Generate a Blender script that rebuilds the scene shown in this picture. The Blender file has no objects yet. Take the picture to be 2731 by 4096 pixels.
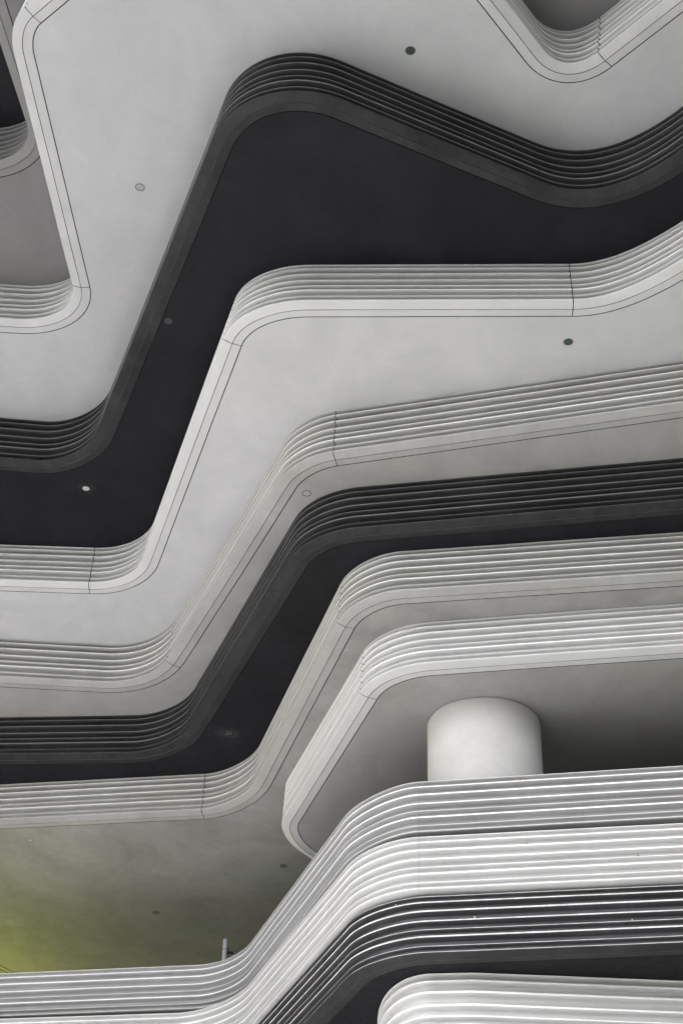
import bpy, bmesh, math, random
from mathutils import Vector, Matrix, noise
from mathutils.geometry import tessellate_polygon
random.seed(7)
D = bpy.data; SC = bpy.context.scene; COL = SC.collection
R_ = math.radians

# ------------------------------------------------------------ camera
cam = D.cameras.new('camera'); cam.sensor_fit = 'VERTICAL'; cam.sensor_height = 36; cam.lens = 58.1633
cam.clip_start = 0.1; cam.clip_end = 3000
co = D.objects.new('camera', cam); COL.objects.link(co)
co.matrix_world = Matrix.Translation((0, 0, 1.6)) @ Matrix.Rotation(R_(90 + 37.5), 4, 'X') @ Matrix.Rotation(R_(1.8), 4, 'Z')
SC.camera = co
# ------------------------------------------------------------ sky, sun, exposure
SUN_EL, SUN_AZ = 52.0, 222.0            # azimuth from +Y towards +X
w = D.worlds.new('World'); SC.world = w; w.use_nodes = True
nt = w.node_tree; bg = nt.nodes['Background']
sky = nt.nodes.new('ShaderNodeTexSky'); sky.sky_type = 'NISHITA'; sky.sun_disc = False
sky.sun_elevation = R_(SUN_EL); sky.sun_rotation = R_(SUN_AZ); sky.dust_density = 5.0; sky.air_density = 1.0; sky.ozone_density = 1.0
hs = nt.nodes.new('ShaderNodeHueSaturation'); hs.inputs['Saturation'].default_value = 0.36
nt.links.new(sky.outputs[0], hs.inputs['Color']); nt.links.new(hs.outputs[0], bg.inputs[0]); bg.inputs[1].default_value = 0.15
sl = D.lights.new('sun', 'SUN'); sl.energy = 1.2; sl.angle = R_(10); sl.color = (1.0, 0.97, 0.93)
so = D.objects.new('sun', sl); COL.objects.link(so)
dirv = Vector((math.sin(R_(SUN_AZ)) * math.cos(R_(SUN_EL)), math.cos(R_(SUN_AZ)) * math.cos(R_(SUN_EL)), math.sin(R_(SUN_EL))))
so.rotation_euler = dirv.to_track_quat('Z', 'Y').to_euler()
SC.view_settings.view_transform = 'Standard'; SC.view_settings.look = 'None'
SC.view_settings.gamma = 1.0; SC.view_settings.exposure = 2.05
SC.render.engine = 'CYCLES'; SC.cycles.max_bounces = 10; SC.cycles.diffuse_bounces = 6

# ------------------------------------------------------------ materials
def paint(name, col, vary=0.12, rough=0.6, warm=0.0, scale=1.0, bump=0.12, spots=0.0, spotcol=None, streak=0.0):
    m = D.materials.new(name); m.use_nodes = True
    n = m.node_tree.nodes; l = m.node_tree.links; b = n['Principled BSDF']
    b.inputs['Roughness'].default_value = rough
    if max(col) < 0.05: b.inputs['Specular IOR Level'].default_value = 0.12
    tc = n.new('ShaderNodeTexCoord')
    def nz(sc, det=5, rgh=0.6, st=(1, 1, 1), dist=0.0):
        mp = n.new('ShaderNodeMapping'); mp.inputs['Scale'].default_value = st
        l.new(tc.outputs['Object'], mp.inputs['Vector'])
        t = n.new('ShaderNodeTexNoise'); t.inputs['Scale'].default_value = sc; t.inputs['Detail'].default_value = det
        t.inputs['Roughness'].default_value = rgh; t.inputs['Distortion'].default_value = dist
        l.new(mp.outputs[0], t.inputs['Vector']); return t.outputs['Fac']
    def mr(f, a, c, lo=0.3, hi=0.7):
        r = n.new('ShaderNodeMapRange'); r.inputs['From Min'].default_value = lo; r.inputs['From Max'].default_value = hi
        r.inputs['To Min'].default_value = a; r.inputs['To Max'].default_value = c; l.new(f, r.inputs['Value']); return r.outputs[0]
    def mul(a, c):
        q = n.new('ShaderNodeMath'); q.operation = 'MULTIPLY'; l.new(a, q.inputs[0]); l.new(c, q.inputs[1]); return q.outputs[0]
    big = mr(nz(0.5 * scale, 7, 0.66, (1, 0.7, 1), 1.2), 1 - vary, 1 + vary * 0.6)
    mid = mr(nz(2.2 * scale, 7, 0.72, (1, 0.7, 1), 0.8), 1 - vary * 0.5, 1 + vary * 0.4)
    fine = mr(nz(70, 3, 0.6), 0.94, 1.05)
    f = mul(mul(big, mid), fine)
    if streak:
        f = mul(f, mr(nz(1.6, 6, 0.75, (0.5, 0.5, 14)), 1 - streak, 1 + streak * 0.4))
    mx = n.new('ShaderNodeMix'); mx.data_type = 'RGBA'; mx.blend_type = 'MULTIPLY'; mx.inputs[0].default_value = 1.0
    mx.inputs[6].default_value = (*col, 1)
    cr = n.new('ShaderNodeCombineColor'); 
    for i in range(3): l.new(f, cr.inputs[i])
    l.new(cr.outputs[0], mx.inputs[7]); out = mx.outputs[2]
    if warm:
        wn = mr(nz(0.7 * scale, 5, 0.6), 0.0, warm, 0.45, 0.75)
        m2 = n.new('ShaderNodeMix'); m2.data_type = 'RGBA'; m2.blend_type = 'MULTIPLY'
        l.new(wn, m2.inputs[0]); l.new(out, m2.inputs[6]); m2.inputs[7].default_value = (0.86, 0.76, 0.63, 1); out = m2.outputs[2]
    if spots:
        sn = mr(nz(9, 8, 0.75), 0.0, 1.0, 0.66, 0.74)
        sc_ = n.new('ShaderNodeMath'); sc_.operation = 'MULTIPLY'; l.new(sn, sc_.inputs[0]); sc_.inputs[1].default_value = spots
        m3 = n.new('ShaderNodeMix'); m3.data_type = 'RGBA'; l.new(sc_.outputs[0], m3.inputs[0]); l.new(out, m3.inputs[6])
        m3.inputs[7].default_value = (*spotcol, 1); out = m3.outputs[2]
    l.new(out, b.inputs['Base Color'])
    l.new(mr(nz(5, 5, 0.7), rough - 0.1, rough + 0.12), b.inputs['Roughness'])
    bp = n.new('ShaderNodeBump'); bp.inputs['Strength'].default_value = bump; bp.inputs['Distance'].default_value = 0.02
    l.new(nz(14, 7, 0.72), bp.inputs['Height']); l.new(bp.outputs[0], b.inputs['Normal'])
    return m
def flat(name, col, rough=0.7, metal=0.0):
    m = D.materials.new(name); m.use_nodes = True; b = m.node_tree.nodes['Principled BSDF']
    n = m.node_tree.nodes; l = m.node_tree.links
    t = n.new('ShaderNodeTexNoise'); t.inputs['Scale'].default_value = 25
    r = n.new('ShaderNodeMapRange'); r.inputs['To Min'].default_value = 0.85; r.inputs['To Max'].default_value = 1.1; l.new(t.outputs['Fac'], r.inputs['Value'])
    v = n.new('ShaderNodeVectorMath'); v.operation = 'SCALE'; v.inputs[0].default_value = col; l.new(r.outputs[0], v.inputs['Scale'])
    l.new(v.outputs[0], b.inputs['Base Color']); b.inputs['Roughness'].default_value = rough; b.inputs['Metallic'].default_value = metal
    return m
M = {
 'white':      paint('white_painted_concrete', (0.44, 0.445, 0.435), 0.07, streak=0.05),
 'white_soff': paint('white_painted_soffit', (0.45, 0.45, 0.46), 0.09, bump=0.05),
 'dusty_shaded':      paint('dusty_shaded_white_concrete', (0.36, 0.36, 0.365), 0.10, streak=0.08),  # the parapet tier's dirt, plus shade put into its coves and trim
 'bright':     paint('fresh_white_painted_concrete', (0.52, 0.52, 0.52), 0.06, streak=0.05),
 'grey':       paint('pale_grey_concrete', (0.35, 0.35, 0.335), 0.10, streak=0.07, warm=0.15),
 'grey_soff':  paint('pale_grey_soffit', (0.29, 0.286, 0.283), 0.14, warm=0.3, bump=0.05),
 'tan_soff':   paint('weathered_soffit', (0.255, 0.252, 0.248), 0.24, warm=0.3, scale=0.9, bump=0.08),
 'dark':       paint('charcoal_painted_concrete', (0.038, 0.0385, 0.041), 0.3, rough=0.5, streak=0.22, spots=0.25, spotcol=(0.12, 0.12, 0.12)),
 'patch':      paint('lighter_filler_patch', (0.026, 0.026, 0.029), 0.4, scale=4),
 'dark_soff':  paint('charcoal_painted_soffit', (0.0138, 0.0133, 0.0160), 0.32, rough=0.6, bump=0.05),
 'column':     paint('smooth_white_column_paint', (0.49, 0.483, 0.472), 0.09, scale=2.0, warm=0.1, bump=0.05),
 'seal':       flat('black_joint_sealant', (0.012, 0.012, 0.012), 0.9),
 'seal_soft':  flat('grey_joint_sealant', (0.10, 0.10, 0.10), 0.9),
'asphalt':   paint('bounce_damping_asphalt', (0.07, 0.07, 0.072), 0.15, rough=0.85),
 'terrazzo':  paint('white_bounce_paving', (0.78, 0.78, 0.78), 0.05),
 'added_lawn':       paint('bounce_damping_grass', (0.045, 0.06, 0.03), 0.2),
 'plaza':      paint('pale_stone_paving', (0.42, 0.42, 0.425), 0.1),
 'lime':       paint('lime_bounce_coating', (0.90, 0.95, 0.22), 0.05),
 'deck':       paint('grey_terrace_screed', (0.12, 0.115, 0.11), 0.15),
 'pvc':        flat('pale_grey_plastic_pipe', (0.50, 0.52, 0.56), 0.4),
 'black':      flat('black_rubber', (0.015, 0.014, 0.014), 0.6),
 'lens_dark':  flat('dark_green_glass_lens', (0.045, 0.06, 0.058), 0.25),
 'lens_grey':  flat('frosted_lens', (0.30, 0.30, 0.29), 0.4),
 'lens_white': flat('white_frosted_lens', (0.40, 0.40, 0.37), 0.4),
 'lens_black': flat('unlit_dark_lens', (0.05, 0.05, 0.04), 0.3),
 'glass':      flat('blocker_dark_glazing', (0.05, 0.055, 0.06), 0.35),
 'wall':       paint('grey_rendered_wall', (0.30, 0.29, 0.28), 0.12),
}
# ------------------------------------------------------------ helpers
def link_mesh(name, verts, faces, mats, parent=None, midx=None, smooth=None):
    me = D.meshes.new(name); me.from_pydata([tuple(v) for v in verts], [], faces)
    for m in mats: me.materials.append(m)
    if midx: me.polygons.foreach_set('material_index', midx)
    me.update()
    o = D.objects.new(name, me); COL.objects.link(o)
    if smooth is not None:
        me.polygons.foreach_set('use_smooth', [True] * len(me.polygons)); me.set_sharp_from_angle(angle=R_(smooth))
    if parent:
        o.parent = parent
        if parent.name == 'stepped_building': o.matrix_parent_inverse = Matrix.Translation(-parent.location)
    return o
def fix(me):
    bm = bmesh.new(); bm.from_mesh(me); bmesh.ops.recalc_face_normals(bm, faces=bm.faces); bm.to_mesh(me); bm.free()
def box(name, lo, hi, mat, parent=None):
    x0, y0, z0 = lo; x1, y1, z1 = hi
    v = [(x, y, z) for z in (z0, z1) for y in (y0, y1) for x in (x0, x1)]
    f = [(0, 2, 3, 1), (4, 5, 7, 6), (0, 1, 5, 4), (2, 6, 7, 3), (0, 4, 6, 2), (1, 3, 7, 5)]
    return link_mesh(name, v, f, [mat], parent)
def tube(pts, r, seg=12, cap=True, rr=None):
    V = []; Fc = []
    pts = [Vector(p) for p in pts]
    for i, p in enumerate(pts):
        t = (pts[min(i + 1, len(pts) - 1)] - pts[max(i - 1, 0)]).normalized()
        a = t.cross(Vector((0, 0, 1)) if abs(t.z) < 0.9 else Vector((1, 0, 0))).normalized(); b = t.cross(a)
        q = rr[i] if rr else r
        for k in range(seg):
            an = 2 * math.pi * k / seg; V.append(p + a * math.cos(an) * q + b * math.sin(an) * q)
    for i in range(len(pts) - 1):
        for k in range(seg):
            k2 = (k + 1) % seg; Fc.append((i * seg + k, i * seg + k2, (i + 1) * seg + k2, (i + 1) * seg + k))
    if cap: Fc.append(tuple(range(seg))[::-1]); Fc.append(tuple(range((len(pts) - 1) * seg, len(pts) * seg)))
    return V, Fc
TIERS = {
 'S7': dict(z=17.450, T=0.970, top=False, path=[('p', (20.329, 40.432)), ('c', (7.136, 40.366), (3.094, 37.66), (1.43, 35.306), 0.5), ('c', (-0.37, 32.612), (-0.853, 31.924), (-0.668, 31.311), 0.55), ('c', (0.766, 26.29), (0.96, 25.55), (1.785, 25.397), 0.62), ('p', (3.391, 25.082)), ('p', (6.092, 24.577)), ('p', (9.96, 23.849))], seams=[(0.766, 26.29)]),
 'S6': dict(z=18.420, T=0.980, top=False, path=[('p', (-11.54, 34.746)), ('p', (-7.455, 34.029)), ('c', (-2.809, 33.224), (-1.687, 33.003), (-1.32, 31.573), 0.55), ('p', (-0.305, 27.721)), ('c', (0.292, 25.474), (0.5, 24.68), (1.194, 24.572), 0.57), ('p', (6.037, 23.747)), ('p', (9.917, 23.088))], seams=[(0.307, 25.415), (-2.877, 33.229)]),
 'S5': dict(z=19.400, T=1.055, top=False, path=[('p', (-11.395, 33.189)), ('c', (-4.494, 32.565), (-3.311, 32.469), (-2.815, 31.154), 0.58), ('p', (-1.776, 28.218)), ('c', (-0.604, 24.895), (-0.36, 24.203), (0.379, 24.066), 0.6), ('p', (5.993, 22.963)), ('p', (9.841, 22.209))], seams=[(-0.548, 24.741), (-2.886, 31.27)]),
 'S4': dict(z=20.455, T=1.100, top=False, path=[('p', (-11.142, 31.087)), ('p', (-7.359, 31.251)), ('c', (-5.172, 31.348), (-3.789, 31.411), (-3.208, 29.933), 0.64), ('p', (-1.882, 26.57)), ('c', (-0.846, 23.892), (-0.64, 23.353), (-0.097, 23.207), 0.55), ('p', (5.847, 21.586)), ('p', (9.555, 20.569))], seams=[(0.013, 23.177), (-3.308, 30.217)]),
 'S3': dict(z=21.555, T=1.090, top=False, path=[('p', (-10.939, 29.165)), ('p', (-7.219, 29.139)), ('c', (-5.298, 29.147), (-4.103, 29.179), (-3.76, 27.983), 0.58), ('p', (-2.423, 23.308)), ('c', (-1.841, 21.302), (-1.633, 20.574), (-0.659, 20.53), 0.6), ('c', (3.828, 20.314), (4.714, 20.269), (5.746, 19.167), 0.7), ('p', (6.891, 17.892))], seams=[(-1.841, 21.302), (3.827, 20.308), (-5.298, 29.147)]),
 'S2': dict(z=22.645, T=1.250, top=False, path=[('p', (-10.461, 26.041)), ('p', (-6.986, 26.393)), ('c', (-6.283, 26.45), (-5.03, 26.558), (-4.552, 25.207), 0.57), ('p', (-2.767, 20.095)), ('c', (-1.971, 17.81), (-1.53, 16.55), (-0.294, 17.13), 0.56), ('p', (1.354, 17.904)), ('c', (2.996, 18.67), (4.36, 19.306), (5.656, 17.712), 0.66), ('p', (6.701, 16.42))], seams=[(-1.971, 17.81), (2.996, 18.67), (-4.569, 25.207)]),
 'S1': dict(z=23.895, T=1.130, top=False, path=[('p', (-10.15, 23.504)), ('p', (-6.775, 23.632)), ('c', (-6.352, 23.65), (-4.83, 23.667), (-4.881, 22.326), 0.57), ('c', (-5.254, 17.063), (-5.295, 16.613), (-5.065, 16.404), 0.6), ('c', (-3.514, 14.987), (-2.803, 14.327), (-2.145, 14.289), 0.6), ('c', (-0.179, 14.22), (0.709, 14.189), (1.239, 14.885), 0.6), ('c', (2.752, 16.844), (3.425, 17.754), (4.172, 16.902), 0.57), ('p', (5.136, 15.804)), ('p', (6.909, 13.785))], seams=[(-5.065, 16.404), (-4.876, 22.268), (4.172, 16.902)]),
 'T1': dict(z=25.025, T=1.205, top=False, path=[('p', (-9.01, 21.013)), ('c', (-6.765, 20.71), (-5.42, 20.602), (-5.519, 19.439), 0.56), ('c', (-6.043, 15.457), (-6.134, 14.715), (-5.234, 14.624), 0.6), ('p', (7.078, 13.763))], seams=[]),
 'B1': dict(z=14.560, T=1.040, top=True, path=[('p', (-11.251, 36.132)), ('p', (-7.225, 35.376)), ('c', (-2.848, 34.548), (-1.991, 34.392), (-1.603, 33.146), 0.6), ('p', (-0.491, 29.63)), ('c', (0.222, 27.376), (0.613, 26.135), (1.497, 25.956), 0.5), ('p', (5.996, 25.076)), ('p', (9.76, 24.337))], seams=[(1.602, 25.925)]),
 'B2': dict(z=13.395, T=1.025, top=True, path=[('p', (-10.877, 35.606)), ('p', (-6.983, 34.934)), ('c', (-3.203, 34.282), (-2.09, 34.087), (-1.545, 32.462), 0.55), ('p', (-0.446, 29.162)), ('c', (0.317, 26.867), (0.646, 25.894), (1.48, 25.72), 0.55), ('p', (5.846, 24.905)), ('p', (9.506, 24.222))], seams=[(1.582, 25.697)]),
 'B3': dict(z=12.285, T=1.060, top=False, path=[('p', (-12.0, 36.2)), ('c', (-4.2, 35.9), (-2.45, 35.8), (-1.55, 33.6), 0.55), ('c', (0.662, 27.011), (0.925, 26.199), (1.706, 26.063), 0.55), ('p', (5.709, 25.331)), ('p', (9.241, 24.669))], seams=[(1.595, 26.109)]),
 'B4': dict(z=10.985, T=1.300, top=True, path=[('p', (1.6, 46.5)), ('p', (1.043, 32.244)), ('c', (0.925, 28.769), (0.796, 26.432), (1.799, 26.388), 0.6), ('p', (2.399, 26.302)), ('p', (5.9, 26.372)), ('p', (9.765, 26.452))], seams=[]),
}
LIGHTS = [('S1', (0.88, 16.71)), ('S1', (-3.739, 19.801)), ('S3', (3.841, 20.943)), ('S4', (-0.654, 24.038)), ('S2', (-5.279, 26.901)), ('S2', (-3.259, 21.868)), ('S5', (-2.27, 31.101)), ('S6', (-6.846, 34.552)), ('S6', (-4.244, 38.306)), ('S6', (-1.085, 35.472))]
OUT, BULL = 0.344, 0.09
FLARE = lambda key: 0.0 if key[0] == 'B' else {'S7': 0.04, 'S6': 0.06, 'S5': 0.06, 'S4': 0.08}.get(key, 0.15)
#       # edge joint to outermost rib, outward flare, bullnose drop
FR = [0.0, 0.097, 0.251, 0.436, 0.598, 0.713, 0.894, 1.0]
XR = 45.0; YB = 46.5
def path_points(path, step=0.25):
    pts = []
    raw = []
    for s in path:
        if s[0] == 'p': raw.append(('p', Vector(s[1])))
        else:
            A, C, B = [Vector(q) for q in s[1:4]]; h = s[4]; P1 = A + (C - A) * h; P2 = B + (C - B) * h
            n = 28
            for i in range(n + 1):
                t = i / n; raw.append(('c', A * (1 - t) ** 3 + P1 * 3 * (1 - t) ** 2 * t + P2 * 3 * (1 - t) * t * t + B * t ** 3))
    for i, (k, p) in enumerate(raw):
        if i:
            q = pts[-1]; d = (p - q).length
            if d < 0.02: continue
            n = max(1, int(d / step))
            for j in range(1, n): pts.append(q + (p - q) * j / n)
        pts.append(p)
    return pts
def normals(pts):
    N = []
    for i in range(len(pts)):
        t = (pts[min(i + 1, len(pts) - 1)] - pts[max(i - 1, 0)]).normalized(); N.append(Vector((t.y, -t.x)))
    return N
def dep(g): return min(0.13, 0.85 * g)
def profile(T, ns=1.0, DEL=0.15):
    H = T - BULL; P = []            # (u, z below top, tag, nose index)
    P.append((OUT - DEL - 0.05, 0.012, 0, 0)); P.append((OUT - DEL - 0.05, 0.0, 0, 0))
    for i, f in enumerate(FR):
        u = OUT - DEL * (1 - f); z = -H * f
        pg = H * (f - FR[i - 1]) if i else 0.1
        if i: P.append((u - dep(pg) - 0.012, z - 0.004, 0, i))
        P += [(u - 0.030, z + 0.000, 0, i), (u - 0.020 * ns, z - 0.002, 3, i), (u - 0.009 * ns, z - 0.006 * ns, 3, i), (u - 0.002, z - 0.013 * ns, 3, i), (u, z - 0.018 * ns, 3, i)]
        if i < 7:
            g = H * (FR[i + 1] - f); un = OUT - DEL * (1 - FR[i + 1]) - dep(g)
            P.append((u - 0.003, z - (0.16 + 0.06 * ns) * g + 0.004, 3, i))
            for c, q in ((0.28, 0.20), (0.32, 0.50), (0.37, 0.78), (0.45, 0.94), (0.60, 1.0), (0.98, 1.02)):
                P.append((u + (un - u) * q, z - c * g, 0, i + c))
    for du, dz in ((0.001, 0.026), (0.006, 0.034), (0.016, 0.040), (0.035, 0.046), (0.10, 0.068), (0.155, 0.086), (0.169, BULL)):
        P.append((OUT - du, -H - dz, 4, 7))
    g0 = OUT - 0.17
    P += [(g0 - 0.001, -T + 0.02, 2, 8), (g0 - 0.010, -T + 0.02, 2, 8), (g0 - 0.011, -T, 2, 8), (0.009, -T, 4, 8), (0.008, -T + 0.035, 1, 8), (-0.008, -T + 0.035, 1, 8), (-0.009, -T - 0.0, 1, 8)]
    return P
TIER = {}
def make_tier(key, label, fm, sm, nm, tm, parent, wob, close):
    d = TIERS[key]; T = d['T']; zt = d['z'] + T; DEL = FLARE(key)
    base = path_points(d['path']); 
    if d['top']:                                 # the path follows the topmost rib: shift to the edge-joint line
        N = normals(base); base = [p - n * (OUT - DEL) for p, n in zip(base, N)]
    N = normals(base); P = profile(T, 1.15 if key[0] == 'B' or key == 'S7' else 1.0, DEL); seed = sum(map(ord, key)) * 3.7
    V = []; Fc = []; MI = []; np_ = len(P); s = 0.0
    for i, (p, n) in enumerate(zip(base, N)):
        if i: s += (p - base[i - 1]).length
        for (u, z, tg, ni) in P:
            a = wob * noise.noise(Vector((s * 0.9, ni * 7.3, seed))) + wob * 0.5 * noise.noise(Vector((s * 3.1, ni * 5.1, seed + 9)))
            b = wob * 0.8 * noise.noise(Vector((s * 0.8, ni * 4.7, seed + 30))) if 0.5 < ni < 8 else 0
            if ni == 8: a *= 0.5
            q = p + n * (u + a); V.append((q.x, q.y, zt + z + b))
    for i in range(len(base) - 1):
        for k in range(np_ - 1):
            Fc.append((i * np_ + k, i * np_ + k + 1, (i + 1) * np_ + k + 1, (i + 1) * np_ + k)); MI.append(P[k + 1][2] if P[k + 1][2] != 0 else 0)
    t = link_mesh('balcony_tier', V, Fc, [fm, M['seal'], M['seal_soft'], nm or fm, tm], parent, MI, smooth=38)
    t['label'] = label
    # soffit sheet with the slab's body above it
    edge = [V[i * np_ + np_ - 1] for i in range(len(base))]
    poly = [Vector((e[0], e[1])) for e in edge] + [Vector(c) for c in close]
    tri = tessellate_polygon([[Vector((q.x, q.y, 0)) for q in poly]])
    n0 = len(poly); zb = d['z']
    SV = [(q.x, q.y, zb) for q in poly]
    so_ = link_mesh('soffit', SV, [tuple(f) for f in tri], [sm], t)
    for f in so_.data.polygons: pass
    bm = bmesh.new(); bm.from_mesh(so_.data)
    for f in bm.faces:
        if f.normal.z > 0: f.normal_flip()
    bm.to_mesh(so_.data); bm.free()
    # panel joints: thin dark lines across the ribs and the edge strip
    for sx in d['seams']:
        sv = Vector(sx); j = min(range(2, len(base) - 2), key=lambda q: (base[q] - sv).length)
        tn = (base[j + 1] - base[j - 1]).normalized(); n = N[j]; JV = []; JF = []
        faint = key in ('B1', 'B2', 'B3')
        hw = 0.002 if faint else 0.0075
        row = [v for v in range(2, np_ - 1)]
        for c, k in enumerate(row):
            u, z, tg, ni = P[k]; v = Vector(V[j * np_ + k])
            if tg in (1, 2): v.z = zt - T
            jit = 0.004 * noise.noise(Vector((k * 1.7, seed, 2.0)))
            hh = hw * (0.75 + 0.5 * random.random())
            off = 0.0025
            dz = -off if ni >= 7 else 0
            for sgn in (-1, 1):
                JV.append((v.x + n.x * off + tn.x * (sgn * hh + jit), v.y + n.y * off + tn.y * (sgn * hh + jit), v.z + dz))
            if c: JF.append((2 * c - 2, 2 * c - 1, 2 * c + 1, 2 * c))
        jo = link_mesh('panel_joint', JV, JF, [M['seal_soft'] if faint else M['seal']], t)
    TIER[key] = (t, base, N, zb)
    return t

# ------------------------------------------------------------ ground
g = box('plaza', (-400, -400, -0.3), (400, 400, 0.0), M['plaza']); g['kind'] = 'structure'
g = box('added_lawn', (2.0, 2, 0.0), (70, 44, 0.09), M['added_lawn']); g['kind'] = 'structure'  # added dark patch, keeps ground bounce off the right-hand soffits

g = box('added_road', (-400, -30, 0.0), (400, -2.5, 0.006), M['asphalt']); g['kind'] = 'structure'  # added dark strip, weakens low bounce light from the front
g = box('bounce_forecourt', (-45, 9, 0.0), (1.8, 34, 0.08), M['terrazzo']); g['kind'] = 'structure'  # added white patch, lifts ground bounce on the left-hand soffits
# unseen dark blocks, added behind and beside the camera to cut horizon light
for nm, lo, hi in (('glass', (-70, -60, 0), (70, -36, 14)), ('glass', (-110, -60, 0), (-72, 20, 14)), ('glass', (72, -60, 0), (110, 20, 14))):
    bl = box('horizon_blocker', lo, hi, M['glass'] if 'glass' in M else M['wall'])
    bl['label'] = {-70: 'unseen dark block added across the plaza behind the viewer to cut horizon light', -110: 'unseen dark block added on the left side of the plaza to cut horizon light', 72: 'unseen dark block added on the right side of the plaza to cut horizon light'}[lo[0]]
    bl['category'] = 'building'; bl['group'] = 'added horizon blockers round the plaza'
    nx = int((hi[0] - lo[0]) / 3); 
# ------------------------------------------------------------ building
B = D.objects.new('stepped_building', None); COL.objects.link(B); B.location = (0, 30, 0)
B['label'] = 'curving building of stacked ribbed white, grey and charcoal balcony tiers seen from below'; B['category'] = 'building'
ROOT = D.objects.new('tmp', None)
def std(key):
    p = TIERS[key]['path']
    return None
REAR_LOW = [(XR, YB), (-1.0, YB), (-6.0, 45.2), (-8.6, 42.95), (-12.0, 43.1), (-XR, 47.0)]      # unseen rear edge of the lower soffit, cut in to admit lime bounce
REAR_HIGH = [(XR, YB), (-1.0, YB), (-4.5, 38.0), (-XR, 38.0)]                 # unseen rear of upper storeys, stepped back so sun reaches the lime
def close_std(y0, y1, low=False): return [(XR, y1)] + (REAR_LOW if low else REAR_HIGH) + [(-XR, y0)]
SPEC = [
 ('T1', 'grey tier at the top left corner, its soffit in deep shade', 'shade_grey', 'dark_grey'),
 ('S1', 'highest white tier with a big pale soffit and a V shaped notch', 'white', 'high_soff'),
 ('S2', 'upper charcoal tier with the widest dark soffit', 'dark', 'dark_soff'),
 ('S3', 'white tier under the widest dark soffit, with the long level stretch', 'white', 'white_soff'),
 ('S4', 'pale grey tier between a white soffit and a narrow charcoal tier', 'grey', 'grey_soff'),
 ('S5', 'narrow charcoal tier between two pale tiers at mid height', 'dark', 'dark_soff'),
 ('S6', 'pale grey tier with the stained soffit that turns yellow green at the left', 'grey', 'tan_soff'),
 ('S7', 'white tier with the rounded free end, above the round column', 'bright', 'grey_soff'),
 ('B1', 'light parapet tier hiding the foot of the round column', 'dusty_shaded', 'white_soff'),
 ('B2', 'brightest white tier directly above the lower charcoal tier', 'bright', 'white_soff'),
 ('B3', 'lower charcoal tier with worn pale rib edges', 'darkworn', 'dark_soff'),
 ('B4', 'lowest white tier with a rounded corner under a charcoal soffit', 'bright', 'white_soff'),
]
M['trim_dark'] = paint('charcoal_trim_concrete', (0.030, 0.030, 0.0325), 0.4, rough=0.5, scale=2.5, spots=0.2, spotcol=(0.09, 0.09, 0.09))
M['trim_white'] = paint('white_trim_concrete', (0.48, 0.48, 0.482), 0.07)
M['trim_high'] = paint('light_grey_trim_concrete', (0.41, 0.41, 0.415), 0.1)
M['trim_grey'] = paint('pale_grey_trim_concrete', (0.31, 0.308, 0.303), 0.14, warm=0.2)
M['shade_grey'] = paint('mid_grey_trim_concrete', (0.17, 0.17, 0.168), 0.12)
M['edge_highlight_strong'] = paint('strong_highlight_rib_edge', (0.86, 0.86, 0.865), 0.05, rough=0.4)  # stronger painted highlight for rib noses of the lower white tiers
M['high_soff'] = paint('light_grey_soffit', (0.385, 0.385, 0.394), 0.09, bump=0.05)
M['edge_highlight'] = paint('highlight_white_rib_edge', (0.76, 0.765, 0.76), 0.06, rough=0.45)  # painted highlight, lifts the rib noses off the darker coves
M['edge_dark'] = paint('lighter_charcoal_rib_edge', (0.12, 0.122, 0.126), 0.3, rough=0.5, scale=3)  # rib noses lighter than the charcoal faces
M['edge_worn'] = paint('worn_pale_rib_edge', (0.55, 0.54, 0.55), 0.35, rough=0.5, scale=4)
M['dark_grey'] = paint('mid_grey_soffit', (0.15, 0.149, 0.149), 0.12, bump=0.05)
M['darkworn'] = paint('worn_charcoal_concrete', (0.060, 0.060, 0.066), 0.3, rough=0.45, streak=0.3, spots=0.5, spotcol=(0.30, 0.29, 0.28))
def run_on(path):                                # carry a tier's line on, in a gentle bend, to the flank of the building
    b = path_points(path[-2:] if path[-1][0] == 'c' else path)[-2:]
    q = b[1]; t = (b[1] - b[0]).normalized(); s = 1 if t.x > 0 else -1; C = q + t * 2.5
    return ('c', tuple(q), tuple(C), (C.x + s * 3.0, C.y), 0.55), ('p', (s * XR, C.y))
for key, lab, fm, sm in SPEC:
    d = TIERS[key]; pa = list(d['path'])
    end = run_on(pa)
    if key not in ('S7', 'B4'):
        q0 = Vector(pa[0][1]); 
        C = q0 + Vector((-2.5, 0)); pa = [('p', (-XR, C.y))] + pa
    d['path'] = pa + list(end)
    base = path_points(d['path']); a, b = base[0], base[-1]
    if key == 'S7': cl = [(XR, b.y), (XR, a.y)]
    elif key == 'B4': cl = [(XR, b.y), (XR, YB)]
    else: cl = close_std(a.y, b.y, key not in ('T1', 'S1', 'S2', 'S3', 'S4', 'S5'))
    make_tier(key, lab, M[fm], M[sm], {'S2': M['edge_dark'], 'S5': M['edge_dark'], 'B3': M['edge_worn']}.get(key, M['edge_highlight_strong'] if key[0] == 'B' or key == 'S7' else M['edge_highlight'] if key != 'T1' else M['shade_grey']), M['shade_grey'] if key == 'T1' else M['dark'] if key == 'B3' else M['trim_dark'] if fm == 'dark' else M['darkworn'] if fm == 'darkworn' else M['dusty_shaded'] if key == 'B1' else M['trim_high'] if key == 'S1' else M['trim_grey'] if key in ('S4', 'S6', 'T1') else M['trim_white'], B, 0.003 if key[0] == 'B' else 0.002, cl)  # white tiers: noses lighter than coves, highlight and shade put into the colour
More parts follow.
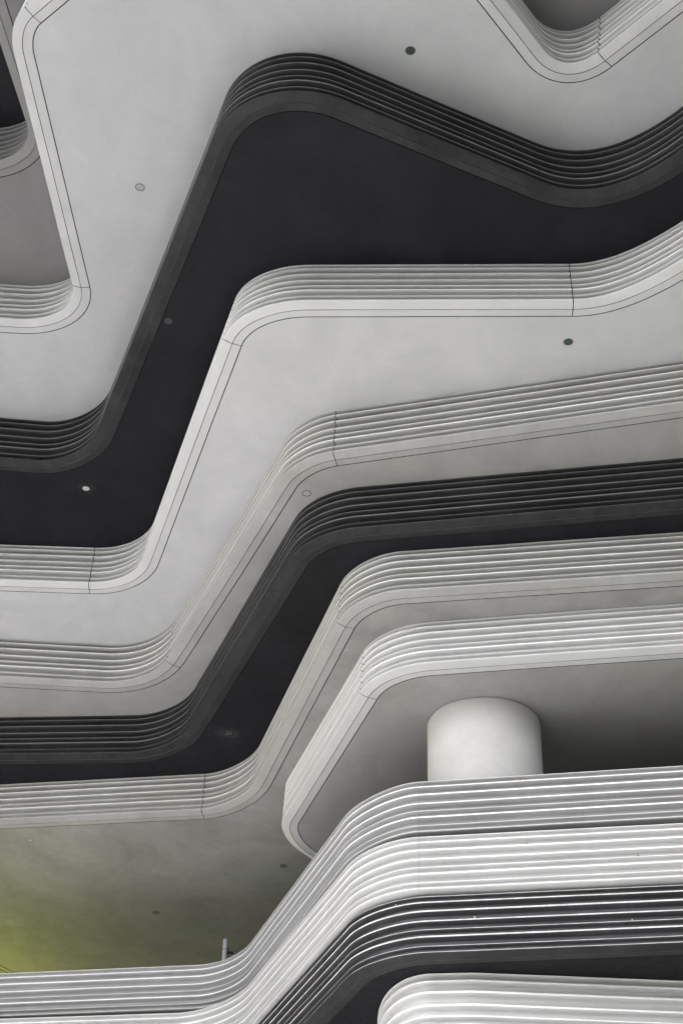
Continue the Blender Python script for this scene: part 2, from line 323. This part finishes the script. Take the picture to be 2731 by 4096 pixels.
# ends of every tier run on to the building's flanks
ztop = TIERS['T1']['z'] + TIERS['T1']['T']
def prism(name, poly, z0, z1, mat, parent, cap=True):
    n = len(poly); V = [(x, y, z0) for x, y in poly] + [(x, y, z1) for x, y in poly]
    F = [(i, (i + 1) % n, n + (i + 1) % n, n + i) for i in range(n)]
    tri = [tuple(f) for f in tessellate_polygon([[Vector((x, y, 0)) for x, y in poly]])]
    F += tri + [tuple(q + n for q in f) for f in tri]
    o = link_mesh(name, V, F, [mat], parent); fix(o.data); return o
def off_wall(name, pts, z0, z1, mat, parent, th=0.35):       # a wall standing along a rear edge, butted outside it
    q = [Vector(p) for p in pts]; N_ = [-n for n in normals(q)]
    out = [p + n * th for p, n in zip(q, N_)]
    if (out[1] - q[1]).y < 0: out = [p - n * th for p, n in zip(q, N_)]
    return prism(name, [tuple(p) for p in q] + [tuple(p) for p in reversed(out)], z0, z1, mat, parent)
roof = prism('roof', [(-XR, 14.0), (XR, 14.0)] + REAR_HIGH, ztop, ztop + 1.3, M['dark_soff'], B); roof['label'] = 'charcoal roof slab over all the tiers'
z6 = TIERS['S6']['z']; z6t = z6 + TIERS['S6']['T']
off_wall('rear_wall', REAR_HIGH, z6t + 0.02, ztop, M['wall'], B)
off_wall('rear_fascia', REAR_LOW, z6 + 0.01, z6t, M['white'], B)
for sx in (-1, 1):
    box('side_wall', (sx * XR - (0 if sx > 0 else 0.4), 12.0, z6), (sx * XR + (0.4 if sx > 0 else 0), YB, ztop), M['wall'], B)
zb1 = TIERS['B1']['z'] + TIERS['B1']['T']
# round column from the free-ended tier's soffit down to the terrace
zc1 = TIERS['S7']['z']; zc0 = zb1 - 1.0; cx, cy, cr = 2.80, 27.12, 1.06
CV = []; CF = []; seg = 96; hs_ = [zc0, zc0 + 0.6, zc0 + 1.2, zc0 + 1.8, zc1 - 0.5, zc1 - 0.035, zc1 - 0.0349, zc1]
for q_, z in enumerate(hs_):
    cr = 1.06 if q_ < 6 else 1.035
    for k in range(seg):
        an = 2 * math.pi * k / seg; CV.append((cx + cr * math.cos(an), cy + cr * math.sin(an), z))
for i in range(len(hs_) - 1):
    for k in range(seg): CF.append((i * seg + k, i * seg + (k + 1) % seg, (i + 1) * seg + (k + 1) % seg, (i + 1) * seg + k))
colm = link_mesh('round_column', CV, CF, [M['column']], B, smooth=40); colm['label'] = 'smooth white round column'
# terrace behind the light parapet: top of the parapet, floor, lime reflector added at the left rear
def inset(key, dd, y1):
    t, base, N, zb = TIER[key]; pts = [p - n * dd for p, n in zip(base, N)]
    return pts
def sheet(name, poly, z, mat, parent, upn=True):
    tri = tessellate_polygon([[Vector((q[0], q[1], 0)) for q in poly]])
    o = link_mesh(name, [(q[0], q[1], z) for q in poly], [tuple(f) for f in tri], [mat], parent)
    bm = bmesh.new(); bm.from_mesh(o.data)
    for f in bm.faces:
        if (f.normal.z > 0) != upn: f.normal_flip()
    bm.to_mesh(o.data); bm.free(); return o
t, base, N, zb = TIER['B1']
outer = [p + n * (OUT - FLARE('B1') - 0.045) for p, n in zip(base, N)]; inner = [p - n * 0.05 for p, n in zip(base, N)]
n_ = len(outer); ftz = zb1 - 1.0
PV = [(p.x, p.y, zb1 - 0.001) for p in outer] + [(p.x, p.y, zb1 - 0.001) for p in inner] + [(p.x, p.y, ftz) for p in inner]
PF = [(i, i + 1, n_ + i + 1, n_ + i) for i in range(n_ - 1)] + [(n_ + i, n_ + i + 1, 2 * n_ + i + 1, 2 * n_ + i) for i in range(n_ - 1)]
cop = link_mesh('parapet_coping', PV, PF, [M['white']], B)
sheet('terrace_floor', [(p.x, p.y) for p in inner] + [(XR, inner[-1].y), (XR, 75), (-XR, 75), (-XR, inner[0].y)], ftz, M['deck'], B)
lime = box('lime_bounce_deck', (-44, 41.5, ftz + 0.004), (-9.2, 74, ftz + 0.06), M['lime'], B)  # added unseen reflector, throws yellow-green light up onto the soffit
box('lime_bounce_wall', (-44, 56, ftz + 0.062), (-9.8, 58.3, ftz + 4.2), M['lime'], B)  # upright part of the added lime reflector
# terrace lip caps of the tiers below
for key in ('S6', 'B2', 'B3', 'B4'):
    t, base, N, zb = TIER[key]
    pts = [p + n * (OUT - FLARE(key) - 0.045) for p, n in zip(base, N)]; zz = TIERS[key]['z'] + TIERS[key]['T'] - 0.002
    if key == 'B4': cl = [(XR, pts[-1].y), (XR, YB)]
    else: cl = close_std(pts[0].y, pts[-1].y, True)
    sheet('slab_top', [(p.x, p.y) for p in pts] + cl, zz, M['deck'], TIER[key][0])
# plain lower storey under the lowest tiers, back to the ground
box('lower_wall', (-XR, 45.0, 0), (XR, 45.4, TIERS['B3']['z']), M['wall'], B)
for x in (-30, -18, -6, 8, 20, 32):
    V_, F_ = tube([(x, 38.5, 0), (x, 38.5, TIERS['B3']['z'] if x < 4 else TIERS['B4']['z'])], 1.0, 40)
    link_mesh('ground_column', V_, F_, [M['column']], B, smooth=40)
# ------------------------------------------------------------ downlights
LK = ['lens_dark', 'lens_grey', 'lens_dark', 'lens_grey', 'lens_white', 'dim', 'dim', 'lens_grey', 'lens_black', 'lens_black']
M['dim'] = flat('dusty_grey_lens', (0.024, 0.024, 0.026), 0.6)
for (key, (x, y)), lk in zip(LIGHTS, LK):
    t, base, N, zb = TIER[key]; r = 0.058 if lk == 'dim' else 0.076
    seg = 28; V_ = []; F_ = []; MI = []
    rings = [(r + 0.010, 0.0), (r + 0.010, -0.008), (r, -0.006), (r - 0.004, -0.002), (r - 0.008, -0.0025), (0.001, -0.003)]
    for q, (rr, dz) in enumerate(rings):
        for k in range(seg): an = 2 * math.pi * k / seg; V_.append((x + rr * math.cos(an), y + rr * math.sin(an), zb + dz))
    for q in range(len(rings) - 1):
        for k in range(seg): F_.append((q * seg + k, q * seg + (k + 1) % seg, (q + 1) * seg + (k + 1) % seg, (q + 1) * seg + k)); MI.append(1 if q < 3 else 0)
    link_mesh('downlight', V_, F_, [M[lk], M['seal_soft'] if lk != 'lens_white' else M['dark']], t, MI)
# repair smudges round two of the lights in the charcoal soffits
for i, rx, ry in ((4, 0.17, 0.17), (6, 0.30, 0.20)):
    key, (x, y) = LIGHTS[i]; t, base, N, zb = TIER[key]; V_ = [(x, y, zb - 0.002)]; n = 36
    for k in range(n):
        a = 2 * math.pi * k / n; q = 1 + 0.35 * noise.noise(Vector((math.cos(a) * 1.5, math.sin(a) * 1.5, i)))
        V_.append((x + rx * q * math.cos(a), y + ry * q * math.sin(a), zb - 0.002))
    link_mesh('filler_patch', V_, [(0, 1 + (k + 1) % n, 1 + k) for k in range(n)], [M['patch']], t)
# ------------------------------------------------------------ things on the terrace
def thing(name, label, cat, loc):
    o = D.objects.new(name, None); COL.objects.link(o); o.location = loc; o['label'] = label; o['category'] = cat; return o
def sub(name, V, F, mat, parent, sm=40):
    o = link_mesh(name, V, F, [mat], None, smooth=sm); o.parent = parent; o.matrix_parent_inverse = Matrix.Translation(-parent.location); return o
px, py = -2.40, 37.0; pr = 0.058
pz = 17.23
pp = thing('vent_pipe', 'pale grey upright pipe with a black band, standing behind the light parapet', 'pipe', (px, py, ftz))
V_, F_ = tube([(px, py, ftz), (px, py, pz - 0.03), (px, py, pz - 0.008), (px, py, pz)], pr, 24, True, [pr, pr, pr * 0.93, pr * 0.8]); sub('pipe', V_, F_, M['pvc'], pp)
V_, F_ = tube([(px, py, pz - 0.262), (px, py, pz - 0.252)], pr + 0.006, 24); sub('band', V_, F_, M['black'], pp)
bx_ = px + pr
V_, F_ = tube([(bx_ + 0.02, py - 0.02, pz - 0.20), (bx_ + 0.021, py - 0.02, pz - 0.28)], 0.009, 8); sub('bolt', V_, F_, M['black'], pp)
V_, F_ = tube([(bx_ - 0.01, py - 0.02, pz - 0.325), (bx_ + 0.06, py - 0.02, pz - 0.33), (bx_ + 0.12, py - 0.02, pz - 0.335), (bx_ + 0.15, py - 0.02, pz - 0.342)], 0.03, 12, True, [0.032, 0.033, 0.028, 0.018]); sub('plug', V_, F_, M['black'], pp)
V_, F_ = tube([(bx_ + 0.15, py - 0.02, pz - 0.342), (bx_ + 0.22, py - 0.02, pz - 0.37), (bx_ + 0.4, py - 0.02, pz - 0.43), (bx_ + 0.6, py - 0.02, pz - 0.62)], 0.008, 8); sub('lead', V_, F_, M['black'], pp)
for dz, lab, x1 in ((0.0, 'upper of the two thin black wires at the lower left, by the yellow green soffit', -7.877), (-0.09, 'lower of the two thin black wires at the lower left, by the yellow green soffit', -8.034)):
    za = 17.633 + dz; x0 = -8.199; sl_ = (17.478 - 17.633) / (-7.877 + 8.199) * (1.0 if dz == 0 else 0.93)
    P_ = [(x0 - 2.2, 40, za - sl_ * 2.2), (x0 - 1.1, 40, za - sl_ * 1.1 - 0.01), (x0, 40, za), (x0 + 1.0, 40, za + sl_ * 1.0 + 0.01), (x0 + 4.5, 40, ftz + 0.02)]
    P_[0] = (x0 + (16.9 + 1.6 - za) / sl_, 40, 16.9 + 1.6)
    P_[1] = ((P_[0][0] + x0) / 2, 40, (P_[0][2] + za) / 2 - 0.01)
    V_, F_ = tube(P_, 0.007, 8); o = link_mesh('wire', V_, F_, [M['black']], None, smooth=40); o['label'] = lab; o['category'] = 'wire'
# dry scraps caught on the ribs
SCR = [('B3', 0.42, 1, 'tan leaf scrap caught on the charcoal ribs at the bend', (0.45, 0.33, 0.18)), ('B3', 0.50, 3, 'pale leaf scrap on the middle ribs of the lower charcoal tier', (0.6, 0.52, 0.36)), ('B2', 0.55, 2, 'olive leaf scrap on the brightest white tier under the column', (0.30, 0.28, 0.12)), ('B1', 0.55, 1, 'rusty orange scrap on the parapet ribs right below the column', (0.45, 0.18, 0.04)), ('B3', 0.62, 4, 'small tan leaf scrap at the right of the lower charcoal tier', (0.5, 0.42, 0.28)), ('B2', 0.68, 4, 'grey twig scrap at the right end of the brightest white tier', (0.2, 0.18, 0.14))]
SX = [1.3, 2.4, 3.35, 3.4, 4.9, 5.2]
for (key, fr, ni, lab, c), sx in zip(SCR, SX):
    t, base, N, zb = TIER[key]; j = min(range(len(base)), key=lambda q: abs(base[q].x - sx) + (0 if base[q].y < 33 else 50)); p = base[j]; n = N[j]
    T = TIERS[key]['T']; H = T - BULL; f = FR[ni]; q = p + n * (OUT - FLARE(key) * (1 - f) - 0.006); z = TIERS[key]['z'] + T - H * f + 0.002
    m = flat('dry_leaf_%d' % ni if 0 else 'dry_scrap', c, 0.8); bm = bmesh.new(); bmesh.ops.create_icosphere(bm, subdivisions=2, radius=0.015)
    for v in bm.verts:
        k = 1 + 0.5 * noise.noise(v.co * 60 + Vector((sx, 0, 0))); v.co = Vector((v.co.x * 1.5 * k, v.co.y * 0.8 * k, v.co.z * 0.55 * k))
    me = D.meshes.new('leaf_scrap'); bm.to_mesh(me); bm.free(); me.materials.append(m); o = D.objects.new('leaf_scrap', me); COL.objects.link(o)
    o.location = (q.x, q.y, z + 0.006); o.rotation_euler = (0.2, 0.3, random.random() * 3); o['label'] = lab; o['category'] = 'leaf'; o['group'] = 'dry scraps caught on the ribs'
